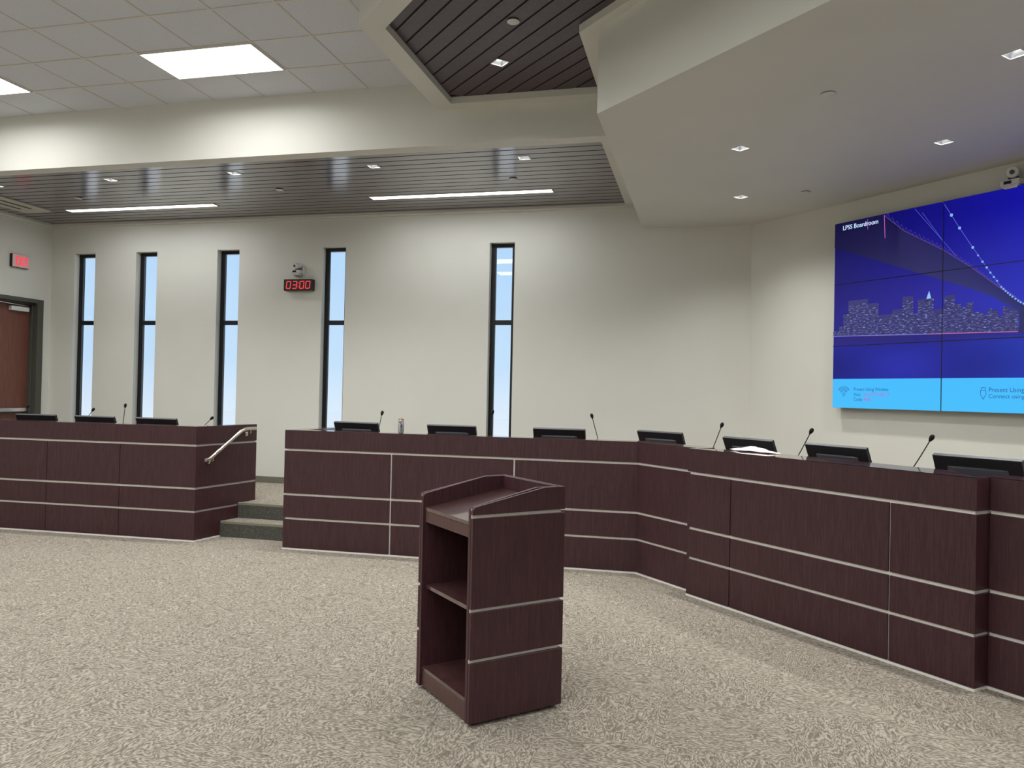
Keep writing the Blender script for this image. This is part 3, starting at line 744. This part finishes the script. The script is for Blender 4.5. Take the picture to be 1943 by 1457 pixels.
# ---------------------------------------------------------------- exit sign
r = thing('exit_sign', 'lit EXIT sign with red letters above the door on the left wall', 'exit sign', (XL,9.61,3.6))
MB().box(XL+0.001,XL+0.05,9.46,9.765,3.515,3.715).build('housing', M['black'], r, bevel=0.006)
MB().box(XL+0.05,XL+0.056,9.464,9.761,3.519,3.711).build('face', M['exit_face'], r, bevel=0.003)
def text_mesh(body, size, name, mat, parent, mtx, ext=0.0008, align='LEFT', sx_=1.0):
    cu = bpy.data.curves.new(name, 'FONT'); cu.body = body; cu.size = size; cu.align_x = align; cu.extrude = ext; cu.fill_mode = 'BOTH'
    to = bpy.data.objects.new(name+'_t', cu); COL.objects.link(to)
    dg = bpy.context.evaluated_depsgraph_get(); me = bpy.data.meshes.new_from_object(to.evaluated_get(dg))
    bpy.data.objects.remove(to); bpy.data.curves.remove(cu)
    me.transform(Matrix.Diagonal((sx_,1,1,1))); me.transform(mtx)
    root = parent
    while root.parent: root = root.parent
    me.transform(Matrix.Translation(-root.location)); me.materials.clear(); me.materials.append(mat); me.name = name
    o = bpy.data.objects.new(name, me); COL.objects.link(o); o.parent = parent; return o
def frame_m(o_, xd, yd):
    xd = Vector(xd).normalized(); yd = Vector(yd).normalized(); z = xd.cross(yd)
    return Matrix(((xd.x,yd.x,z.x,o_[0]),(xd.y,yd.y,z.y,o_[1]),(xd.z,yd.z,z.z,o_[2]),(0,0,0,1)))
# letters as bold strokes, read from inside the room (left to right is +y)
def strokes(mb, segs, ox, oz, w, h, th, x0, x1):
    for (a, b_, c, d_) in segs:
        p, q = Vector((ox+a*w, oz+b_*h)), Vector((ox+c*w, oz+d_*h)); dd = (q-p).normalized(); nn = Vector((-dd.y,dd.x))*th/2; p -= dd*th*0.3; q += dd*th*0.3
        pl = [p-nn,q-nn,q+nn,p+nn]; mb.hexa([(x0,v[0],v[1]) for v in pl]+[(x1,v[0],v[1]) for v in pl])
LET = {'E':[(0,0,0,1),(0,0,1,0),(0,.5,.85,.5),(0,1,1,1)],'X':[(0,0,1,1),(0,1,1,0)],'I':[(.5,0,.5,1)],'T':[(.5,0,.5,1),(0,1,1,1)]}
lm = MB(); y = 9.535
for ch, wd in (('E',0.036),('X',0.044),('I',0.012),('T',0.040)):
    strokes(lm, LET[ch], y, 3.558, wd, 0.115, 0.014, XL+0.0562, XL+0.058); y += wd+0.020
lm.build('letters', M['e_exit'], r)

# ---------------------------------------------------------------- clock
r = thing('digital_clock', 'black digital wall clock showing 03:00 in red, below the white camera', 'clock', (-5.727,D,3.28))
MB().box(-5.955,-5.507,D-0.10,D-0.001,3.195,3.361).build('case', M['black'], r, bevel=0.004)
SEG = {'0':'abcdef','3':'abcdg'}
seg = MB()
def digit(ch, x, z, w, h, th, y0, y1):
    sl = 0.10
    P4 = {'a':(0,1,1,1),'b':(1,.5,1,1),'c':(1,0,1,.5),'d':(0,0,1,0),'e':(0,0,0,.5),'f':(0,.5,0,1),'g':(0,.5,1,.5)}
    for s_ in SEG[ch]:
        a, b_, c, d_ = P4[s_]; p = Vector((x+a*w+b_*h*sl, z+b_*h)); q = Vector((x+c*w+d_*h*sl, z+d_*h)); dd = (q-p).normalized(); nn = Vector((-dd.y,dd.x))*th/2; p += dd*0.002; q -= dd*0.002
        pts = [p-nn,q-nn,q+nn,p+nn]; seg.hexa([(v[0],y1,v[1]) for v in pts]+[(v[0],y0,v[1]) for v in pts])
for ch, x in (('0',-5.912),('3',-5.812),('0',-5.698),('0',-5.602)): digit(ch, x, 3.225, 0.062, 0.102, 0.012, D-0.102, D-0.1003)
for z in (3.250,3.300): seg.box(-5.729+0.1*(z-3.25),-5.720+0.1*(z-3.25),D-0.102,D-0.1003,z,z+0.010)
seg.build('digits', M['e_red'], r)

# ---------------------------------------------------------------- cameras
def ptz(x, y, z, rz, label, look=(-0.2,-1,-0.12), sc=1.0, bracket=True):
    r = thing('pan_tilt_camera', label, 'security camera', (x,y,z), rz)
    p = lambda *a: Vector(a)*sc
    o3 = (x,y,z)
    def B(mb, name, mat, **k): return mb.build(name, mat, r, origin=(0,0,0), **k)
    B(MB().prism([( -0.085*sc,-0.15*sc),(0.085*sc,-0.15*sc),(0.10*sc,-0.05*sc),(0.10*sc,0.0),(-0.10*sc,0.0),(-0.10*sc,-0.05*sc)], 0.0, 0.055*sc), 'base', M['white_plastic'], bevel=0.008, seg=3)
    B(MB().box(-0.05*sc,0.02*sc,-0.1515*sc,-0.1495*sc,0.012*sc,0.042*sc), 'sensor_window', M['lens'])
    B(MB().hexa([(-0.05*sc,-0.13*sc,-0.03*sc),(0.06*sc,-0.13*sc,-0.03*sc),(0.06*sc,0,-0.055*sc),(-0.05*sc,0,-0.055*sc),(-0.08*sc,-0.14*sc,-0.001),(0.08*sc,-0.14*sc,-0.001),(0.09*sc,0,-0.001),(-0.09*sc,0,-0.001)]), 'bracket', M['white_plastic'])
    B(MB().lathe([(0.05*sc,0.055*sc),(0.045*sc,0.085*sc)], (0,-0.07*sc,0), (0,0,1), 20), 'neck', M['black'])
    d = Vector(look).normalized(); c = Vector((0,-0.075*sc,0.13*sc))
    B(MB().lathe([(0.035*sc,-0.085*sc),(0.05*sc,-0.07*sc),(0.054*sc,-0.04*sc),(0.055*sc,0.06*sc),(0.05*sc,0.075*sc)], c, d, 28), 'head', M['white_plastic'], smooth=True)
    B(MB().lathe([(0.022*sc,0.0752*sc),(0.022*sc,0.0785*sc)], c, d, 20), 'lens', M['lens'])
    if bracket: B(MB().box(0.10*sc,0.112*sc,-0.07*sc,0,-0.03*sc,0.13*sc), 'side_arm', M['white_plastic'])
    return r
ptz(-5.76, D-0.002, 3.447, 0, 'white pan tilt camera on the back wall directly above the digital clock', sc=0.84)
cp = WS+WT*3.20
aw = math.atan2(WT.y, WT.x)
ptz(cp.x+WN.x*0.0, cp.y+WN.y*0.0, 3.745, aw, 'white pan tilt camera on top of the video wall', look=(0.34,-1,-0.15), sc=0.95, bracket=False)

# ---------------------------------------------------------------- video wall
S0 = WS+WT*1.342; PW, PH, SZ0 = 1.243, 0.684, 1.678; OFF = 0.12
vw = thing('video_wall', 'large video wall of tiled screens showing a blue night skyline with a bridge', 'video wall', (S0.x, S0.y, SZ0))
def VP(s_, z, off=OFF): p = S0+WT*s_+WN*off; return (p.x,p.y,z)
def vbox(mb, s0, s1, z0, z1, o0, o1):
    return mb.hexa([VP(s0,z0,o1),VP(s1,z0,o1),VP(s1,z0,o0),VP(s0,z0,o0),VP(s0,z1,o1),VP(s1,z1,o1),VP(s1,z1,o0),VP(s0,z1,o0)])
for c in range(3):
    for rw in range(3):
        g = 0.0035
        pnl = vbox(MB(), c*PW+g, (c+1)*PW-g, SZ0+rw*PH+g, SZ0+(rw+1)*PH-g, 0.04, OFF-0.001).build('display_panel', M['black'], vw)
vbox(MB(), 0.06, 3*PW-0.06, SZ0+0.06, SZ0+3*PH-0.06, 0.001, 0.0399).build('mounting_frame', M['groove'], vw)
ZCAP = 2.0
def emis_attr(name, strength=1.0):
    m, t, b = new_mat(name); a = t.nodes.new('ShaderNodeAttribute'); a.attribute_name = 'col'
    setp(b, color=(0.005,0.005,0.006), rough=0.4, spec=0.1, estr=strength); t.links.new(a.outputs['Color'], b.inputs['Emission Color']); return m, t, b, a
mE, *_ = emis_attr('screen picture colour')
def bilerp_obj(name, s0, s1, z0, z1, nx, nz, fn, off, mat=mE, cut=None):
    """grid on the screen coloured by fn(s,z); the seams between panels stay open"""
    vs = []; fs = []; cols = []
    for i in range(nx):
        for j in range(nz):
            a0, a1 = s0+(s1-s0)*i/nx, s0+(s1-s0)*(i+1)/nx; b0, b1 = z0+(z1-z0)*j/nz, z0+(z1-z0)*(j+1)/nz
            k = len(vs); vs += [VP(a0,b0,off),VP(a1,b0,off),VP(a1,b1,off),VP(a0,b1,off)]; fs.append((k,k+1,k+2,k+3))
            cols += [fn(a0,b0),fn(a1,b0),fn(a1,b1),fn(a0,b1)]
    mb = MB().add(vs, fs); off_ = vw.location
    me = bpy.data.meshes.new(name); me.from_pydata([tuple(Vector(v)-off_) for v in mb.v], [], mb.f); me.materials.append(mat)
    at = me.color_attributes.new('col', 'FLOAT_COLOR', 'CORNER')
    for li, lp in enumerate(me.loops): at.data[li].color = lin(cols[lp.vertex_index])+(1,)
    o = bpy.data.objects.new(name, me); COL.objects.link(o); o.parent = vw; return o
def mixc(a, b, k): k = max(0, min(1, k)); return tuple(x+(y-x)*k for x, y in zip(a, b))
def shore(s_): return 2.478-0.033*min(max(s_,0),2.2)
def sky(s_, z):
    c = mixc((42,38,146), (12,9,122), (z-2.8)/0.8); d = mixc((44,50,182), (14,14,160), (z-2.7)/0.9)
    return mixc(c, d, (s_-1.0)/1.0) if s_ > 1.0 else mixc(mixc((38,34,128),(4,3,78),(z-2.7)/0.9), c, s_/1.0)
def water(s_, z):
    c = mixc((26,30,122), (40,44,166), 0.5+0.5*math.sin(s_*3.4+5.0)*math.sin((z-1.9)*7)); c = mixc(c, (38,66,190), max(0, min(1,(s_-1.3)/1.0))*0.8)
    return mixc(c, (44,36,112), (z-2.34)/0.10)
for c in range(3):
    for rw in range(3):
        g = 0.004; s0, s1 = c*PW+g, (c+1)*PW-g; z0, z1 = SZ0+rw*PH+g, SZ0+(rw+1)*PH-g
        if rw == 0:
            bilerp_obj('caption_bar', s0, s1, z0, ZCAP, 2, 2, lambda a, b_: mixc((72,190,252),(64,184,255),b_-1.7), OFF+0.0004)
            bilerp_obj('water_picture', s0, s1, ZCAP, z1, 16, 10, water, OFF+0.0004)
        elif rw == 1:
            zs = 2.45
            bilerp_obj('water_picture', s0, s1, z0, zs, 16, 4, water, OFF+0.0004); bilerp_obj('sky_picture', s0, s1, zs, z1, 16, 10, sky, OFF+0.0004)
        else: bilerp_obj('sky_picture', s0, s1, z0, z1, 16, 10, sky, OFF+0.0004)
def flat(name, polys, col, off, mat=None, strength=1.0, name_m=None):
    mb = MB()
    for p in polys:
        tri = tessellate_polygon([[Vector((a,b_,0)) for a, b_ in p]]); mb.add([VP(a,b_,OFF+off) for a, b_ in p], [tuple(t_) for t_ in tri])
    return mb.build(name, mat or emis('screen '+name, lin(col), strength), vw)
# skyline blocks with lit rows
m, t, b = new_mat('lit skyline'); v = coords(t, (1,1,1)); sp = t.nodes.new('ShaderNodeSeparateXYZ'); t.links.new(v, sp.inputs[0])
cv = t.nodes.new('ShaderNodeCombineXYZ'); t.links.new(mth(t,'MULTIPLY',sp.outputs[0],38.0), cv.inputs[0]); t.links.new(mth(t,'MULTIPLY',sp.outputs[2],75.0), cv.inputs[1])
nz = noise(t, cv.outputs[0], 1.0, 3, 0.75)
t.links.new(ramp(t, nz, [(0.42,lin((24,20,76))),(0.54,lin((40,40,116))),(0.61,lin((92,104,178))),(0.72,lin((165,182,232)))]), b.inputs['Emission Color']); setp(b, color=(0.01,0.01,0.01), estr=1.0, rough=0.5); M['lit'] = m
BLD = [(0.03,0.07,2.52),(0.068,0.128,2.58),(0.126,0.19,2.712),(0.188,0.426,2.841),(0.426,0.555,2.789),(0.558,0.713,2.658),(0.712,0.825,2.701),(0.823,0.941,2.821),(0.94,1.0,2.657),(0.99,1.076,2.792),(1.076,1.154,2.796),(1.154,1.262,2.668),(1.262,1.363,2.791),(1.364,1.424,2.714),(1.425,1.478,2.673),(1.478,1.54,2.716),(1.54,1.63,2.618),(1.628,1.671,2.594),(1.675,1.712,2.642),(1.712,1.771,2.621),(1.771,1.808,2.56),(1.808,1.861,2.648),(1.861,1.945,2.618)]
flat('skyline', [[(a,shore((a+b_)/2)-0.004),(b_,shore((a+b_)/2)-0.004),(b_,zt),(a,zt)] for a, b_, zt in BLD]+[[(a,shore(a)),(a+0.06,shore(a)),(a+0.06,shore(a)+0.05),(a,shore(a)+0.05)] for a in (0.0,)], None, 0.0008, M['lit'])
flat('rooftops', [[(a+0.004,zt-0.03),(b_-0.004,zt-0.03),(b_-0.004,zt+0.012),(a+0.004,zt+0.012)] for a, b_, zt in BLD if b_-a > 0.09], (44,42,110), 0.001)
flat('spire', [[(1.078,2.79),(1.128,2.79),(1.106,2.868)]], (150,190,245), 0.0012)
flat('shore_lights', [[(0.0,2.470),(1.25,2.430),(1.25,2.438),(0.0,2.478)]], (120,120,205), 0.0012)
flat('shore_lights', [[(1.1,2.436),(1.94,2.410),(1.94,2.418),(1.1,2.443)]], (180,100,160), 0.0013)
# bridge
def deck_col(s_, z): return mixc(mixc((18,16,62),(48,46,98),s_/1.0),(50,54,120),(s_-1.0)/1.0)
DK = [(0.0,3.725),(0.598,3.722),(0.824,3.515),(1.241,3.253),(1.517,3.047),(1.709,2.883),(1.989,2.649),(2.3,2.42),(2.3,2.395),(1.956,2.405),(1.949,2.585),(1.86,2.681),(1.556,2.83),(0.953,3.074),(0.004,3.461)]
up = [(0.0,3.725),(0.3,3.724),(0.598,3.722),(0.824,3.515),(1.241,3.253),(1.517,3.047),(1.709,2.883),(1.989,2.649),(2.3,2.42)]
lo = [(0.0,3.463),(0.3,3.340),(0.598,3.219),(0.824,3.127),(1.241,2.957),(1.517,2.845),(1.709,2.756),(1.949,2.585),(2.3,2.40)]
nn_ = 40; vs = []; cl = []
def interp(tab, s_):
    for (a, za), (b_, zb_) in zip(tab, tab[1:]):
        if s_ <= b_: return za+(zb_-za)*(s_-a)/(b_-a)
    return tab[-1][1]
me = bpy.data.meshes.new('bridge_deck'); V_ = []; F_ = []; Cc = []
for i in range(nn_):
    a, b_ = 2.3*i/nn_, 2.3*(i+1)/nn_
    for q in range(3):
        def zz(s_, f): return interp(lo,s_)+(interp(up,s_)-interp(lo,s_))*f
        k = len(V_); f0, f1 = q/3, (q+1)/3
        for (s_, f) in ((a,f0),(b_,f0),(b_,f1),(a,f1)):
            V_.append(tuple(Vector(VP(s_,zz(s_,f),OFF+0.0016))-vw.location)); Cc.append(mixc(deck_col(s_,0), (14,10,60), f*0.8 if s_ < 0.8 else f*0.3))
        F_.append((k,k+1,k+2,k+3))
me.from_pydata(V_, [], F_); me.materials.append(mE); at = me.color_attributes.new('col','FLOAT_COLOR','CORNER')
for li, lp in enumerate(me.loops): at.data[li].color = lin(Cc[lp.vertex_index])+(1,)
o = bpy.data.objects.new('bridge_deck', me); COL.objects.link(o); o.parent = vw
flat('bridge_pier', [[(1.953,2.406),(2.3,2.385),(2.3,2.62),(1.953,2.62)]], (24,26,88), 0.0018)
def ribbon(pts, w):
    out = []
    for (a, za), (b_, zb_) in zip(pts, pts[1:]):
        d_ = Vector((b_-a, zb_-za)).normalized(); n_ = Vector((-d_.y,d_.x))*w/2
        out.append([(a-n_.x,za-n_.y),(b_-n_.x,zb_-n_.y),(b_+n_.x,zb_+n_.y),(a+n_.x,za+n_.y)])
    return out
tr_ = []; top = [(0.60,3.715),(0.824,3.515),(1.241,3.253),(1.517,3.047),(1.709,2.883),(1.989,2.649)]
tr_ += ribbon(top, 0.006)
s_ = 0.62
while s_ < 1.9:
    w = 0.045*(1.2-0.45*(s_-0.6)); h = 0.05*(1.25-0.5*(s_-0.6)); z = interp(top, s_)
    tr_ += ribbon([(s_,z),(s_+w*0.5,interp(top,s_+w*0.5)+h*0.8),(s_+w,interp(top,s_+w))], 0.003); s_ += w
flat('bridge_truss', tr_, (84,66,140), 0.002)
flat('bridge_cable', ribbon([(0.943,3.713),(1.372,3.175)],0.004)+ribbon([(1.023,3.66),(1.24,3.341)],0.004)+ribbon([(1.234,3.72),(1.32,3.578),(1.401,3.438),(1.529,3.232),(1.66,3.025),(1.793,2.83),(1.989,2.658)],0.006), (84,92,190), 0.0022)
flat('bridge_mast', ribbon([(0.41,3.708),(0.412,3.597)],0.005)+ribbon([(0.604,3.715),(0.617,3.472)],0.007), (190,90,190), 0.0022)
dots = []
for (a, z), rr_ in zip([(1.32,3.578),(1.401,3.438),(1.529,3.232),(1.579,3.15),(1.621,3.084),(1.66,3.025),(1.694,2.973),(1.725,2.929),(1.754,2.89),(1.793,2.83),(1.812,2.81),(1.83,2.79),(1.85,2.77),(1.87,2.75),(1.89,2.732),(1.916,2.71),(1.94,2.69),(1.96,2.675),(1.985,2.66)], [0.016,0.015,0.013,0.009,0.011,0.011,0.010,0.010,0.009]+[0.009]*10):
    dots.append([(a+rr_*math.cos(2*math.pi*k/10), z+rr_*math.sin(2*math.pi*k/10)) for k in range(10)])
flat('bridge_lamps', dots, (130,175,240), 0.0026)
dn = M['groove']
# captions
navy = emis('screen navy', lin((28,84,160)), 1.0); pink = emis('screen pink', lin((170,90,200)), 1.0); wht = emis('screen white', lin((200,225,255)), 1.0)
def cap(txt, s_, z, size, mat, sx_=1.0, name='caption_text'):
    return text_mesh(txt, size, name, mat, vw, frame_m(VP(s_,z,OFF+0.0035), (WT.x,WT.y,0), (0,0,1)), 0.0, 'LEFT', sx_)
cap('LPSS Boardroom', 0.101, 3.640, 0.070, wht, 0.90, 'title_text'); cap('LPSS Boardroom', 0.104, 3.641, 0.070, wht, 0.90, 'title_text')
cap('Present Using Wireless', 0.271, 1.870, 0.052, navy, 0.84); cap('Visit:', 0.271, 1.815, 0.052, navy, 0.9); cap('http://192.168.1.3', 0.395, 1.815, 0.052, pink, 0.80)
cap('Code:', 0.272, 1.762, 0.050, navy, 0.9); cap('9646', 0.392, 1.762, 0.050, pink, 0.9)
cap('Present Using Cable', 1.692, 1.872, 0.058, navy, 0.95); cap('Connect using cable', 1.692, 1.815, 0.054, navy, 1.0)
def arc(cx_, cz, r0, a0, a1, w, n=12): return ribbon([(cx_+r0*math.cos(math.radians(a0+(a1-a0)*k/n)), cz+r0*math.sin(math.radians(a0+(a1-a0)*k/n))) for k in range(n+1)], w)
ic = []
for r0, r1, sp_ in ((0.092,0.078,47),(0.060,0.046,45)):
    ic += arc(0.148,1.822,r0,90-sp_,90+sp_,0.005)+arc(0.148,1.822,r1,90-sp_,90+sp_,0.005)
    for sg in (90-sp_,90+sp_):
        c_, s2 = math.cos(math.radians(sg)), math.sin(math.radians(sg)); ic += ribbon([(0.148+r0*c_,1.822+r0*s2),(0.148+r1*c_,1.822+r1*s2)],0.005)
ic += ribbon([(0.148,1.808),(0.128,1.836),(0.148,1.848),(0.168,1.836),(0.148,1.808)],0.005)
flat('wireless_icon', ic, None, 0.003, navy)
cx_ = 1.645
flat('cable_icon', ribbon([(cx_-0.018,1.885),(cx_-0.018,1.910),(cx_+0.018,1.910),(cx_+0.018,1.885),(cx_-0.024,1.885),(cx_-0.026,1.845),(cx_-0.008,1.822),(cx_-0.006,1.805),(cx_+0.006,1.805),(cx_+0.008,1.822),(cx_+0.026,1.845),(cx_+0.024,1.885)],0.005), None, 0.003, navy)
# seams redrawn over picture pieces that cross them
for c in (1,2): vbox(MB(), c*PW-0.004, c*PW+0.004, SZ0, SZ0+3*PH, OFF+0.0028, OFF+0.003).build('seam', dn, vw)
for rw in (1,2): vbox(MB(), 0, 3*PW, SZ0+rw*PH-0.004, SZ0+rw*PH+0.004, OFF+0.0028, OFF+0.003).build('seam', dn, vw)
